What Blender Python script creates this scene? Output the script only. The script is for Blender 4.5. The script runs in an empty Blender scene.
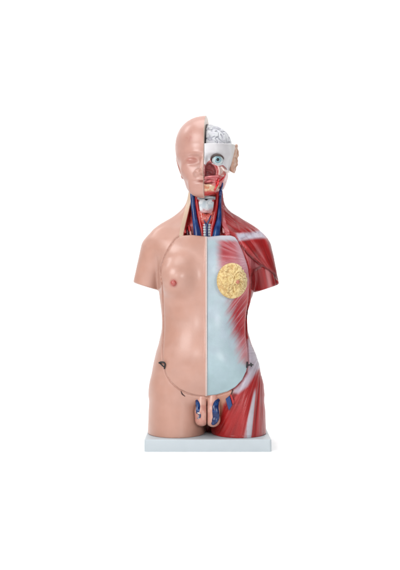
import bpy, bmesh, math, random
import numpy as np
from mathutils import Vector

random.seed(3)
S = 0.0025            # one design unit = 2.5 mm
D = 1000.0            # camera distance in design units
ZC = 159.0            # camera height in design units (base bottom is 0)
VB = 285 + ZC - 11.8  # design height of the base's top face
K = 1.62              # light level the colours are balanced for

scene = bpy.context.scene
COL = scene.collection

# ------------------------------------------------------------------ helpers
def lin(c):
    c = np.asarray(c, float) / 255.0
    return np.where(c <= 0.04045, c / 12.92, ((c + 0.055) / 1.055) ** 2.4)

def C(r, g, b):
    return lin((r, g, b)) / K

def wpt(X, y, V):
    return ((X - 200) * S, y * S, (ZC + 285 - V) * S)

def to_world(P):
    P = np.asarray(P, float)
    return np.stack([(P[:, 0] - 200) * S, P[:, 1] * S, (ZC + 285 - P[:, 2]) * S], 1)

def app(P):
    """where a point reads in the picture plane through the middle of the model"""
    f = D / (D + P[:, 1])
    return 200 + (P[:, 0] - 200) * f, 285 + (P[:, 2] - 285) * f

def unapp(Xa, Ya, y):
    f = (D + y) / D
    return 200 + (Xa - 200) * f, 285 + (Ya - 285) * f

def ss(e0, e1, x):
    t = np.clip((x - e0) / (e1 - e0), 0, 1)
    return t * t * (3 - 2 * t)

def smin(a, b, k):
    h = np.clip(0.5 + 0.5 * (b - a) / k, 0, 1)
    return b + (a - b) * h - k * h * (1 - h)

def smax(a, b, k):
    return -smin(-a, -b, k)

def hsh(ix, iy, iz, seed):
    h = (ix.astype(np.int64) * 374761393 + iy.astype(np.int64) * 668265263 + iz.astype(np.int64) * 2147483647 + seed * 974711) & 0xffffffff
    h = ((h ^ (h >> 13)) * 1274126177) & 0xffffffff
    h = ((h ^ (h >> 16)) * 2246822519) & 0xffffffff
    h = h ^ (h >> 15)
    return (h & 0xffffff) / float(0xffffff)

def vnoise(x, y, z=None, seed=0):
    if z is None:
        z = np.zeros_like(x)
    x0, y0, z0 = np.floor(x), np.floor(y), np.floor(z)
    fx, fy, fz = x - x0, y - y0, z - z0
    fx, fy, fz = [f * f * (3 - 2 * f) for f in (fx, fy, fz)]
    r = 0
    for dx in (0, 1):
        for dy in (0, 1):
            for dz in (0, 1):
                w = (fx if dx else 1 - fx) * (fy if dy else 1 - fy) * (fz if dz else 1 - fz)
                r = r + w * hsh(x0 + dx, y0 + dy, z0 + dz, seed)
    return r

def fbm(x, y, z=None, seed=0, o=3):
    if z is None:
        z = np.zeros_like(x)
    a, r, t, f = 1.0, 0, 0, 1.0
    for i in range(o):
        r = r + a * vnoise(x * f, y * f, z * f, seed + i * 17)
        t += a; a *= 0.5; f *= 2.03
    return r / t

def worley2(x, y, seed=0):
    x0, y0 = np.floor(x), np.floor(y)
    f1 = np.full_like(x, 9.0); f2 = np.full_like(x, 9.0)
    z = np.zeros_like(x)
    for dx in (-1, 0, 1):
        for dy in (-1, 0, 1):
            cx, cy = x0 + dx, y0 + dy
            px = cx + hsh(cx, cy, z, seed); py = cy + hsh(cx, cy, z + 1, seed)
            d = np.hypot(px - x, py - y)
            f2 = np.minimum(f2, np.maximum(f1, d)); f1 = np.minimum(f1, d)
    return f1, f2

def polysd(px, py, poly):
    """signed distance to a polygon, negative inside"""
    poly = np.asarray(poly, float)
    n = len(poly)
    d = np.full(np.broadcast(px, py).shape, 1e9)
    s = np.zeros(d.shape, bool)
    for i in range(n):
        ax, ay = poly[i]; bx, by = poly[(i + 1) % n]
        ex, ey = bx - ax, by - ay
        wx, wy = px - ax, py - ay
        t = np.clip((wx * ex + wy * ey) / (ex * ex + ey * ey + 1e-9), 0, 1)
        d = np.minimum(d, (wx - ex * t) ** 2 + (wy - ey * t) ** 2)
        c = ((ay > py) != (by > py)) & (px < (bx - ax) * (py - ay) / ((by - ay) if by != ay else 1e-9) + ax)
        s ^= c
    d = np.sqrt(d)
    return np.where(s, -d, d)

def linesd(px, py, pts):
    d = np.full(np.shape(px), 1e9)
    for (ax, ay), (bx, by) in zip(pts[:-1], pts[1:]):
        ex, ey = bx - ax, by - ay
        t = np.clip(((px - ax) * ex + (py - ay) * ey) / (ex * ex + ey * ey + 1e-9), 0, 1)
        d = np.minimum(d, np.hypot(px - ax - ex * t, py - ay - ey * t))
    return d

class Grid:
    def __init__(s, x0, x1, y0, y1, v0, v1, h):
        s.h = h
        s.x = np.arange(x0, x1 + h, h, dtype=np.float32)
        s.y = np.arange(y0, y1 + h, h, dtype=np.float32)
        s.z = np.arange(-v1, -v0 + h, h, dtype=np.float32)   # z up = -V
        s.X = s.x[:, None, None]; s.Y = s.y[None, :, None]; s.V = -s.z[None, None, :]

def normalise(F, h):
    gx, gy, gz = np.gradient(F, h)
    g = np.sqrt(gx * gx + gy * gy + gz * gz)
    return (F / np.maximum(g, 0.35)).astype(np.float32)

def nets(F, G):
    """surface nets: returns vertices (X, y, V) and quads"""
    F = np.pad(F, 1, constant_values=5.0)
    sg = F < 0
    cs = np.zeros(tuple(n - 1 for n in F.shape), np.int8)
    sl = lambda o, n: slice(o, o + n - 1)
    for dx in (0, 1):
        for dy in (0, 1):
            for dz in (0, 1):
                cs += sg[sl(dx, F.shape[0]), sl(dy, F.shape[1]), sl(dz, F.shape[2])]
    act = (cs > 0) & (cs < 8)
    idx = np.full(cs.shape, -1, np.int64)
    I = np.argwhere(act)
    idx[act] = np.arange(len(I))
    vals = {}
    for dx in (0, 1):
        for dy in (0, 1):
            for dz in (0, 1):
                vals[dx, dy, dz] = F[I[:, 0] + dx, I[:, 1] + dy, I[:, 2] + dz].astype(float)
    acc = np.zeros((len(I), 3)); cnt = np.zeros(len(I))
    ks = list(vals)
    for a in ks:
        for ax in range(3):
            if a[ax] == 1: continue
            b = list(a); b[ax] = 1; b = tuple(b)
            va, vb = vals[a], vals[b]
            m = (va < 0) != (vb < 0)
            t = np.where(m, va / np.where(m, va - vb, 1), 0)
            for q in range(3):
                acc[:, q] += m * (a[q] + (t if q == ax else 0))
            cnt += m
    P = I + acc / cnt[:, None] - 1.0
    V = np.stack([G.x[0] + P[:, 0] * G.h, G.y[0] + P[:, 1] * G.h, -(G.z[0] + P[:, 2] * G.h)], 1)
    quads = []
    for ax in range(3):
        o1, o2 = [(1, 2), (2, 0), (0, 1)][ax]
        a = [slice(None)] * 3; b = [slice(None)] * 3
        a[ax] = slice(0, -1); b[ax] = slice(1, None)
        ch = sg[tuple(a)] != sg[tuple(b)]
        E = np.argwhere(ch)
        E = E[(E[:, o1] > 0) & (E[:, o2] > 0)]
        E = E[(E[:, o1] < F.shape[o1] - 1) & (E[:, o2] < F.shape[o2] - 1)]
        ins = sg[E[:, 0], E[:, 1], E[:, 2]]
        def cell(d1, d2):
            c = E.copy(); c[:, o1] -= d1; c[:, o2] -= d2
            return idx[c[:, 0], c[:, 1], c[:, 2]]
        q = np.stack([cell(1, 1), cell(0, 1), cell(0, 0), cell(1, 0)], 1)
        q[~ins] = q[~ins][:, ::-1]
        quads.append(q)
    return V, np.concatenate(quads)

def smooth(V, Q, it=3, lam=0.5):
    e = np.concatenate([Q[:, [0, 1]], Q[:, [1, 2]], Q[:, [2, 3]], Q[:, [3, 0]]])
    e = np.concatenate([e, e[:, ::-1]])
    n = len(V)
    cnt = np.bincount(e[:, 0], minlength=n)[:, None]
    for _ in range(it):
        for l in (lam, -lam * 0.96):
            A = np.stack([np.bincount(e[:, 0], weights=V[e[:, 1], q], minlength=n) for q in range(3)], 1) / np.maximum(cnt, 1)
            V = V + l * (A - V)
    return V

def normals(V, Q):
    W = V * np.array([1, 1, -1.0])
    fn = np.cross(W[Q[:, 2]] - W[Q[:, 0]], W[Q[:, 3]] - W[Q[:, 1]])
    N = np.stack([sum(np.bincount(Q[:, k], weights=fn[:, q], minlength=len(V)) for k in range(4)) for q in range(3)], 1)
    N /= np.maximum(np.linalg.norm(N, axis=1), 1e-9)[:, None]
    N[:, 2] *= -1
    return N                      # in (X, y, V) axes

def link_mesh(name, V, Q, colors, mat, parent, label=None, flat=False):
    used, inv = np.unique(Q, return_inverse=True)
    Q2 = inv.reshape(np.shape(Q))
    W = to_world(V[used])
    me = bpy.data.meshes.new(name)
    me.from_pydata(W.tolist(), [], Q2.tolist())
    if colors is not None:
        colors = np.asarray(colors, float)
        if colors.ndim == 1:
            colors = np.tile(colors, (len(V), 1))
        at = me.color_attributes.new('Col', 'FLOAT_COLOR', 'POINT')
        c4 = np.ones((len(used), 4)); c4[:, :3] = np.clip(colors[used], 0, 1)
        at.data.foreach_set('color', c4.ravel())
    if not flat:
        me.polygons.foreach_set('use_smooth', [True] * len(me.polygons))
    me.materials.append(mat)
    me.update()
    o = bpy.data.objects.new(name, me)
    COL.objects.link(o)
    if parent is not None:
        o.parent = parent
        if parent.type == 'EMPTY':
            o.matrix_parent_inverse = ROOT_INV
    if label: o['label'] = label
    return o

def split_x(V, Q, xm):
    """two halves of a mesh meeting at X = xm"""
    left = V[Q][:, :, 0].mean(1) < xm
    inl = np.zeros(len(V), bool); inr = np.zeros(len(V), bool)
    inl[Q[left].ravel()] = True; inr[Q[~left].ravel()] = True
    V = V.copy(); V[inl & inr, 0] = xm
    return V, Q[left], Q[~left]

def mix(a, b, t):
    t = np.asarray(t)
    if t.ndim == 1: t = t[:, None]
    return np.asarray(a) * (1 - t) + np.asarray(b) * t

# ------------------------------------------------------------------ materials
def material(name, rough=0.36, spec=0.5, var=0.05, bump=0.05, bscale=260.0, color=None, coat=0.0, metal=0.0):
    m = bpy.data.materials.new(name); m.use_nodes = True
    nt = m.node_tree; bs = nt.nodes['Principled BSDF']
    tc = nt.nodes.new('ShaderNodeTexCoord')
    n1 = nt.nodes.new('ShaderNodeTexNoise'); n1.inputs['Scale'].default_value = 34; n1.inputs['Detail'].default_value = 5
    n2 = nt.nodes.new('ShaderNodeTexNoise'); n2.inputs['Scale'].default_value = bscale; n2.inputs['Detail'].default_value = 3
    nt.links.new(tc.outputs['Object'], n1.inputs['Vector']); nt.links.new(tc.outputs['Object'], n2.inputs['Vector'])
    if color is None:
        at = nt.nodes.new('ShaderNodeAttribute'); at.attribute_name = 'Col'; src = at.outputs['Color']
    else:
        rgb = nt.nodes.new('ShaderNodeRGB'); rgb.outputs[0].default_value = (*color, 1); src = rgb.outputs[0]
    mr = nt.nodes.new('ShaderNodeMapRange')
    mr.inputs['From Min'].default_value = 0.3; mr.inputs['From Max'].default_value = 0.7
    mr.inputs['To Min'].default_value = 1 - var; mr.inputs['To Max'].default_value = 1 + var
    nt.links.new(n1.outputs['Fac'], mr.inputs['Value'])
    mul = nt.nodes.new('ShaderNodeVectorMath'); mul.operation = 'SCALE'
    nt.links.new(src, mul.inputs[0]); nt.links.new(mr.outputs[0], mul.inputs['Scale'])
    nt.links.new(mul.outputs[0], bs.inputs['Base Color'])
    rr = nt.nodes.new('ShaderNodeMapRange')
    rr.inputs['From Min'].default_value = 0.3; rr.inputs['From Max'].default_value = 0.7
    rr.inputs['To Min'].default_value = rough - 0.05; rr.inputs['To Max'].default_value = rough + 0.07
    nt.links.new(n1.outputs['Fac'], rr.inputs['Value']); nt.links.new(rr.outputs[0], bs.inputs['Roughness'])
    bp = nt.nodes.new('ShaderNodeBump'); bp.inputs['Strength'].default_value = bump; bp.inputs['Distance'].default_value = 0.002
    nt.links.new(n2.outputs['Fac'], bp.inputs['Height']); nt.links.new(bp.outputs[0], bs.inputs['Normal'])
    bs.inputs['Specular IOR Level'].default_value = spec
    bs.inputs['Coat Weight'].default_value = coat; bs.inputs['Coat Roughness'].default_value = 0.2
    bs.inputs['Metallic'].default_value = metal
    return m

M_SKIN = material('painted_skin_plastic', 0.40, 0.55, 0.04, 0.06, coat=0.14)
M_MUSC = material('painted_muscle_plastic', 0.38, 0.36, 0.08, 0.16, 420, coat=0.15)
M_BONE = material('white_bone_plastic', 0.4, 0.4, 0.03, 0.06)
M_WET = material('glossy_painted_plastic', 0.25, 0.5, 0.06, 0.06)
M_FAT = material('yellow_fat_plastic', 0.42, 0.4, 0.08, 0.1, 500)
M_BASE = material('pale_grey_plastic', 0.42, 0.4, 0.02, 0.04, 180)
M_METAL = material('black_metal', 0.35, 0.5, 0.1, 0.05, color=(0.02, 0.02, 0.022), metal=0.6)
M_EYE = material('eye_gloss', 0.28, 0.35, 0.02, 0.0)

SKIN = C(213, 164, 147)
SKIN_W = C(206, 149, 127)
SKIN_P = C(206, 140, 130)
RED = C(170, 18, 20)
DRED = C(118, 14, 20)
PINK = C(220, 140, 146)
PALE = C(222, 208, 218)
BLUEW = C(188, 208, 216)
CREAM = C(236, 208, 182)
WHITE = C(228, 232, 236)
VEIN = C(12, 44, 108)
VEINH = C(56, 104, 168)  # highlight tint, mixed into the vein colour in streaks

# ------------------------------------------------------------------ the thing
ROOT = bpy.data.objects.new('anatomical_torso_model', None)
COL.objects.link(ROOT)
ROOT.location = (wpt(207.3, 0, 0)[0], 0, 0)
ROOT.empty_display_size = 0.1
ROOT['label'] = 'plastic anatomical human torso model, half skin and half exposed muscle, on a pale rectangular base'
ROOT['category'] = 'anatomical model'
from mathutils import Matrix
ROOT_INV = Matrix.Translation(ROOT.location).inverted()

def tab(V, rows, col, sm=3.0):
    r = np.asarray(rows, float)
    vv = np.arange(r[0, 0] - 20, r[-1, 0] + 20, 0.5)
    f = np.interp(vv, r[:, 0], r[:, col])
    k = np.exp(-0.5 * (np.arange(-40, 41) * 0.5 / sm) ** 2); k /= k.sum()
    f = np.convolve(np.pad(f, 40, mode='edge'), k, 'valid')
    return np.interp(V, vv, f).astype(np.float32)

def loft(G, rows, n, X=None, Y=None, sm=3.0, dsm=1.0):
    X = G.X if X is None else X; Y = G.Y if Y is None else Y
    xl, xr = [tab(G.V, rows, i, sm) for i in (1, 2)]
    bf, bb = [tab(G.V, rows, i, sm * dsm) for i in (3, 4)]
    yc = tab(G.V, rows, 5, sm) if len(rows[0]) > 5 else 0
    u = np.abs(X - (xl + xr) / 2) / ((xr - xl) / 2)
    w = Y - yc
    v = np.abs(w) / np.where(w < 0, bf, bb)
    r = (u ** n + v ** n) ** (1 / n)
    return ((r - 1) * np.minimum((xr - xl) / 2, (bf + bb) / 2)).astype(np.float32)

def ell(X, Y, V, c, r):
    q = np.sqrt(((X - c[0]) / r[0]) ** 2 + ((Y - c[1]) / r[1]) ** 2 + ((V - c[2]) / r[2]) ** 2)
    return (q - 1) * min(r)

def cone(X, Y, V, a, b, ra, rb, ysc=1.0):
    a = np.asarray(a, float); b = np.asarray(b, float); e = b - a
    wx, wy, wv = X - a[0], (Y - a[1]) / ysc, V - a[2]
    e[1] /= ysc
    t = np.clip((wx * e[0] + wy * e[1] + wv * e[2]) / (e @ e), 0, 1)
    return np.sqrt((wx - e[0] * t) ** 2 + (wy - e[1] * t) ** 2 + (wv - e[2] * t) ** 2) - (ra + (rb - ra) * t)

# ------------------------------------------------------------------ torso
G = Grid(128, 286, -62, 48, 182, 434, 0.65)
TR = [(182, 190.0, 221.5, 12, 22, 3), (190, 188.6, 222.8, 12.5, 22, 3), (200, 187.0, 223.8, 13, 23, 3), (206, 184.5, 225.5, 13, 24, 3),
      (211, 180.0, 230.2, 14, 25, 3), (217, 172.5, 239.5, 16, 26, 3), (223.5, 160.5, 250, 18.5, 27, 3), (229, 153, 258.5, 21.5, 28, 2),
      (235, 148.5, 264, 25, 29, 2), (240, 146.5, 266, 28, 30, 1), (250, 150, 262.5, 32, 31, 0), (260, 155, 258, 34.5, 32, 0),
      (275, 157.5, 255, 36, 33, 0), (290, 158.6, 254, 36, 33, 0), (300, 159.9, 251, 35, 32, 0), (310, 161.2, 248.2, 35, 31, 0),
      (320, 162, 247.2, 36, 30, 0), (330, 161.6, 247.6, 38, 29, 0), (344, 158.6, 251.4, 42, 30, 0), (352, 156, 255, 44, 31, 0),
      (365, 153, 259.6, 45, 33, 0), (378, 151, 261.4, 42.5, 35, 0), (390, 149.6, 262.6, 35, 36, 0), (400, 149, 264, 31, 36, 0), (440, 148.5, 266, 27, 36, 0)]
F = loft(G, TR, 2.25, sm=2.0, dsm=3.2)
F = smax(F, G.V - 402 + 0 * F, 10)
F = normalise(F, G.h)
def arm(ax, bx, c0, c1, r0):
    d = cone(G.X, G.Y, G.V, (ax, 6, 250), (bx, 8, 296), r0, 12.6, 1.12)
    ex, ev = c1[0] - c0[0], c1[1] - c0[1]; L = math.hypot(ex, ev)
    s = 1 if ex > 0 else -1
    cut = s * ((G.X - c0[0]) * (-ev) + (G.V - c0[1]) * ex) / L
    return smax(d, cut + 0 * d, 2.2).astype(np.float32)
F = smin(F, arm(157.6, 142.4, (131.6, 282.2), (158.5, 290.6), 17.4), 3.2)
F = smin(F, arm(254.6, 269.4, (281.5, 283.7), (255, 292.6), 17.8), 3.2)
LT = [(365, 152, 208, 34, 34), (390, 150, 206, 35, 35), (410, 148.6, 205.4, 37, 35), (440, 147.6, 204.6, 40.5, 34)]
RT = [(365, 207, 261, 34, 34), (390, 208, 263, 35, 35), (410, 209.6, 265.2, 37, 35), (440, 211.5, 266.6, 40.5, 34)]
for T in (LT, RT):
    d = normalise(loft(G, T, 2.15), G.h)
    d = smax(d, 374 - G.V + 0 * d, 14)
    F = smin(F, d, 5)
# breast and belly
F = smin(F, ell(G.X, G.Y, G.V, (178.8, -26.6, 278), (17.0, 16.6, 18.5)), 10)
F = smin(F, ell(G.X, G.Y, G.V, (233, -26, 276), (17, 13, 19)), 9)
F = smin(F, ell(G.X, G.Y, G.V, (207, 16, 424), (16, 12, 34)), 4)
F = normalise(F.astype(np.float32), G.h)

def front(Xa, Ya, FF=None, GG=None, it=4):
    """front surface point seen at (Xa, Ya)"""
    FF = F if FF is None else FF; GG = G if GG is None else GG
    y = -25.0
    for _ in range(it):
        X, V = unapp(Xa, Ya, y)
        i = int(round(np.clip((X - GG.x[0]) / GG.h, 0, len(GG.x) - 1))); k = int(round(np.clip((-V - GG.z[0]) / GG.h, 0, len(GG.z) - 1)))
        col = FF[i, :, k]
        neg = np.nonzero(col < 0)[0]
        if len(neg) == 0:
            return X, y, V
        j = neg[0]
        y = GG.y[j] - GG.h * (col[j] / (col[j] - col[j - 1])) if j > 0 else GG.y[0]
    X, V = unapp(Xa, Ya, y)
    return float(X), float(y), float(V)

PLATE_A = [(179.5, 236.4), (183, 235.2), (192, 234.6), (206, 236.2), (221, 234.6), (231, 234.8), (235.5, 236.4), (238.5, 240.5), (243, 250), (247, 261), (249, 269),
           (250.2, 283), (249.2, 299), (247, 312), (246, 322), (246.2, 335), (248.2, 350), (248.8, 361), (247.2, 371), (243, 380), (236, 387.6), (228, 392.2), (217, 395.4),
           (206, 396.6), (195, 395.4), (187, 393), (179, 389), (171, 382), (166, 374), (163.4, 364), (162.8, 350), (163.7, 338), (164.2, 325), (163.8, 310),
           (163.3, 295), (162.6, 285), (160.9, 273), (161.6, 265), (165, 256), (170, 247), (175.5, 239.5)]
def conv(poly):
    return [(lambda p: (p[0], p[2]))(front(a, b)) for a, b in poly]
PLATE = conv(PLATE_A)
xx, vv = np.meshgrid(G.x.astype(float), -G.z.astype(float), indexing='ij')
PD = polysd(xx, vv, PLATE).astype(np.float32)[:, None, :]
CAV_A = [(188.9, 180), (188.2, 192), (186.4, 203), (183.8, 214), (181.6, 224), (179.8, 233), (178, 256), (232, 256), (229, 232), (226, 224), (224.2, 213), (223.4, 203), (222.4, 192), (222, 180)]
CAV = [(lambda p: (p[0], p[1]))(unapp(a, b, -10)) for a, b in CAV_A]
CD = polysd(xx, vv, CAV).astype(np.float32)[:, None, :]

# chest plate: a shell lying on the torso
ridge = 1.3 * np.exp(-((G.X - 206.1) / 0.9) ** 2) * (G.V < 500)
Fp = F - 0.55 - ridge
shell = smax(smax(Fp, PD + 0.3 + 0 * F, 1.1), (G.Y - 3) + 0 * F, 1.0)
shell = np.maximum(shell, -(F + 5.0))
Vp, Qp = nets(shell.astype(np.float32), G)
Vp = smooth(Vp, Qp, 4)

# body: seam groove and open neck
groove = 1.5 * np.exp(-(PD / 0.95) ** 2) * (G.Y < 3)
Fb = F + groove
Fb = np.maximum(Fb, np.minimum(np.minimum(-CD * 1.0 + 0.3 + 0 * F, 6 - G.Y + 0 * F), F + np.interp(-CD, [0, 0.2, 4.2, 6.2], [0, 0.1, 1.9, 7.0])))
under = np.minimum(np.minimum(-(PD + 2.5) + 0 * F, 0 - G.Y + 0 * F), F + 6.0)   # hollow under the plate
Fb = np.maximum(Fb, np.where(G.V < 240, under, -9))
Fb = np.maximum(Fb, np.minimum(np.minimum(-(PD + 1.0) + 0 * F, 1 - G.Y + 0 * F), F + 2.2))
Fb = np.maximum(Fb, G.V - VB + 0.05 + 0 * F)
Vb, Qb = nets(Fb.astype(np.float32), G)
Vb = smooth(Vb, Qb, 4)

def fibres(s, t, f=0.55, seed=1):
    """streaks running along t, spaced along s"""
    a = vnoise(s * f, t * 0.02, seed=seed) * 0.5 + vnoise(s * f * 2.3, t * 0.035, seed=seed + 5) * 0.32 + vnoise(s * f * 5, t * 0.05, seed=seed + 9) * 0.18
    return np.clip((a - 0.5) * 2.2 + 0.5, 0, 1)

def along(Xa, Ya, ang):
    c, s = math.cos(ang), math.sin(ang)
    return -Xa * s + Ya * c, Xa * c + Ya * s

def skin_paint(V, N):
    Xa, Ya = app(V)
    n = fbm(V[:, 0] / 14, V[:, 1] / 14, V[:, 2] / 14, 4)
    c = mix(SKIN, SKIN_W, ss(0.35, 0.75, n) * 0.45)
    c = mix(c, SKIN_W, 0.45 * ss(385, 425, Ya))
    return c

def muscle_paint(V, N):
    """the painted muscles of the open half; returns colours and relief"""
    Xa, Ya = app(V)
    frontm = V[:, 1] < 6
    # default fibres: steep streaks
    s, t = along(Xa, Ya, math.radians(75)); fb = fibres(s, t)
    # trapezius: neck to shoulder
    s, t = along(Xa, Ya, math.radians(38)); ft = fibres(s, t, 0.5, 3)
    up = Ya < 233
    fb = np.where(up, ft, fb)
    # deltoid: fan towards the outer arm
    DEL = [(238, 239), (262, 232), (270, 240), (276, 255), (279, 272), (277, 279), (272, 272.5), (262, 266), (252, 257.5), (244, 250), (240, 243)]
    dd = polysd(Xa, Ya, DEL)
    r = np.hypot(Xa - 279, Ya - 284); th = np.arctan2(Ya - 284, Xa - 279)
    fd = fibres(th * 26, r, 0.6, 11)
    isd = ss(0.6, -0.6, dd) * frontm
    fb = mix(fb[:, None], fd[:, None], isd)[:, 0]
    # upper arm
    arm_ = ((Xa > 251) & (Ya > 255) & (Ya < 296)) * (1 - isd)
    s, t = along(Xa, Ya, math.radians(77)); fa = fibres(s, t, 0.4, 21)
    fb = np.where(arm_ > 0.5, fa, fb)
    # thigh: fan from the hip
    r = np.hypot(Xa - 262, Ya - 352); th = np.arctan2(Ya - 352, Xa - 262)
    fth = fibres(th * 48, r, 0.5, 31)
    fb = np.where(Ya > 345, fth, fb)
    c = mix(RED * 0.86, RED * 1.12, fb)
    c = mix(c, C(200, 78, 80), 0.5 * ss(0.68, 1.0, fb))
    c = mix(c, DRED, 0.5 * ss(0.32, 0.0, fb))
    c = mix(c, C(146, 10, 14), 0.55 * ss(236, 226, Ya))
    rel = 0.5 * (fb - 0.5)
    # shoulder band
    bd = polysd(Xa, Ya, [(236, 233.6), (250, 232.6), (261, 230.6), (266, 238.2), (256, 238.6), (246, 240), (239, 240.8)])
    tb = ss(1.8, -2.0, bd) * frontm
    c = mix(c, C(200, 202, 218), tb * (0.62 + 0.34 * fb))
    # highlight streaks painted into the deltoid colour
    c = mix(c, C(206, 120, 124), isd * 0.5 * ss(7, 1, linesd(Xa, Ya, [(254, 247), (266, 262), (273, 270)])) * ss(0.35, 0.8, fb))
    # chest muscle showing between plate and deltoid
    pk = polysd(Xa, Ya, [(242, 250), (252, 258.5), (262, 267), (254, 270), (250.5, 268), (247, 259)])
    c = mix(c, C(208, 128, 134), 0.75 * ss(1.2, -2.5, pk) * frontm)
    # borders between muscles
    ln = linesd(Xa, Ya, [(241, 245.5), (247, 253), (254, 259.5), (262, 265.6), (269.5, 270.2), (275.5, 274.6), (277.6, 279)])
    gv = np.exp(-(ln / 1.0) ** 2) * frontm
    ln2 = linesd(Xa, Ya, [(262, 266), (255, 270), (251.8, 277), (251.4, 288)])
    gv2 = np.exp(-(ln2 / 1.2) ** 2) * frontm
    ln3 = linesd(Xa, Ya, [(231, 212), (236, 222), (240, 233)])
    gv3 = 0.15 * np.exp(-(ln3 / 1.0) ** 2) * frontm
    ln4 = linesd(Xa, Ya, [(274.5, 275), (277, 284), (277.2, 290)])
    gv4 = 0.8 * np.exp(-(ln4 / 0.8) ** 2) * frontm
    g = np.clip(gv + gv2 + gv3 + gv4, 0, 1)
    c = mix(c, C(88, 10, 18), 0.75 * g)
    rel = rel * (1 - g) - 1.0 * g + 0.8 * isd * ss(0, -5, dd)
    # pale highlight painted into the colour down the upper arm
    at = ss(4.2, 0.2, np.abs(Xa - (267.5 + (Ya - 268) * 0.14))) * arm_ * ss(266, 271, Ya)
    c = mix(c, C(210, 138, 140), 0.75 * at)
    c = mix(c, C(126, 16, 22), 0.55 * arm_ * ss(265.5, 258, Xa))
    # hip fascia
    hp = polysd(Xa, Ya, [(248, 340), (251, 345), (257.5, 356), (261, 367), (257, 370), (252.5, 377), (247, 386), (238, 393), (232, 392), (240, 386), (248, 374), (249, 362)])
    c = mix(c, C(206, 200, 214), 0.95 * ss(2.4, -1.6, hp) * ss(14, 4, V[:, 1]) * (0.8 + 0.2 * fb))
    # tendon band of the thigh
    xc = 254.6 - (Ya - 392) * 0.155; wd = 0.6 + (Ya - 388) * 0.06
    tn = ss(wd + 1.0, wd - 0.9, np.abs(Xa - xc)) * ss(386, 396, Ya) * frontm
    c = mix(c, C(204, 204, 214), 0.92 * tn)
    c = mix(c, C(214, 110, 112), 0.4 * ss(2, 9, Xa - xc) * ss(392, 410, Ya) * frontm * fb)
    rel = rel + 0.3 * tn
    # pubic area keeps its skin
    pb = polysd(Xa, Ya, [(204, 390), (233, 391), (229, 398), (223, 404), (221, 412), (219, 420), (212, 426), (204, 426)])
    c = mix(c, C(206, 146, 124), ss(2.5, -1.5, pb) * frontm)
    rel = rel * (1 - ss(2.5, -1.5, pb))
    # lighter red low on the thigh
    c = mix(c, C(184, 34, 34), 0.45 * ss(400, 425, Ya) * (Xa < 247))
    return c, rel

XM = 206.2
Nb = normals(Vb, Qb)
cs = skin_paint(Vb, Nb)
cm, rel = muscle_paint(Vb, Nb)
Xa, Ya = app(Vb)
ismus = Vb[:, 0] > XM
rel = rel * np.where(Vb[:, 1] < 4, ss(1.0, 3.0, polysd(Vb[:, 0], Vb[:, 2], PLATE)), 1) * ss(0.75, 0.4, Nb[:, 2])
Vb2 = Vb + Nb * (rel * ismus * (Vb[:, 2] < VB - 2))[:, None]
# open neck: red inside, pale plastic rim at the cut
cav = polysd(Vb[:, 0], Vb[:, 2], CAV)
inn = ss(-3.4, -4.2, cav) * (Vb[:, 1] < 6) * (Ya < 240)
sN, tN = along(Xa, Ya, math.radians(88))
neckc = mix(C(160, 14, 20), C(196, 36, 38), fibres(sN, tN, 0.6, 41))
spots = ss(0.62, 0.72, fbm(Xa / 2.2, Ya / 2.2, seed=8))
neckc = mix(neckc, C(214, 120, 120), spots * ss(222, 228, Ya) * 0.8)
rimm = ss(0.4, -0.3, cav) * ss(-4.2, -3.5, cav) * (Vb[:, 1] < 5) * (Ya < 240)
cs = mix(cs, neckc, inn); cs = mix(cs, CREAM, rimm * 0.95)
cm = mix(cm, neckc, inn)
cm = mix(cm, C(206, 110, 116), 0.7 * rimm)
# saw cuts of thighs and arms: plain skin colour
Vs, QL, QR = split_x(Vb2, Qb, XM)
body_skin = link_mesh('skin_body', Vs, QL, cs, M_SKIN, ROOT, 'skin coloured half of the torso')
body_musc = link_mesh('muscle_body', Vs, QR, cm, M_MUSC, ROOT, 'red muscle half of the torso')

# chest plate paint
Np = normals(Vp, Qp)
Xa, Ya = app(Vp)
cp = skin_paint(Vp, Np)
ar = np.hypot(Xa - 173.6, Ya - 283)
cp = mix(cp, C(198, 112, 100), 0.75 * ss(5.6, 2.6, ar))
cq = np.tile(BLUEW, (len(Vp), 1))
n = fbm(Xa / 9, Ya / 9, seed=12)
cq = mix(cq, C(190, 202, 216), ss(0.4, 0.7, n) * 0.5)
cq = mix(cq, C(176, 206, 212), 0.6 * ss(330, 385, Ya))
# chest muscle fan: fibres from the arm pit to the breastbone
r = np.hypot(Xa - 258, Ya - 262); th = np.arctan2(Ya - 262, Xa - 258)
fp = fibres(th * 40, r, 0.55, 51)
pec = ss(213.5, 224, Xa + (fp - 0.5) * 1.2) * ss(237.5, 243, Ya + (fp - 0.5) * 2) * (1 - 0.75 * ss(262, 276, Ya) * ss(226, 218, Xa)) * ss(298, 290, Ya)
lat = ss(226, 240, Xa)
pc = mix(C(176, 36, 46), C(198, 76, 84), fp)
pc = mix(pc, C(206, 138, 148), np.clip(ss(0.6, 1.0, fp) * 0.5 + 0.45 * ss(254, 264, Ya), 0, 0.75))
pc = mix(pc, C(208, 152, 164), 0.72 * ss(234, 241, Xa - (Ya - 250) * 0.25) * ss(276, 262, Ya))
cq = mix(cq, pc, pec * (0.95 - 0.12 * lat) )
cq = mix(cq, C(214, 204, 216), 0.75 * ss(241, 237, Ya) * ss(0, 4, Ya - 233))
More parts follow.
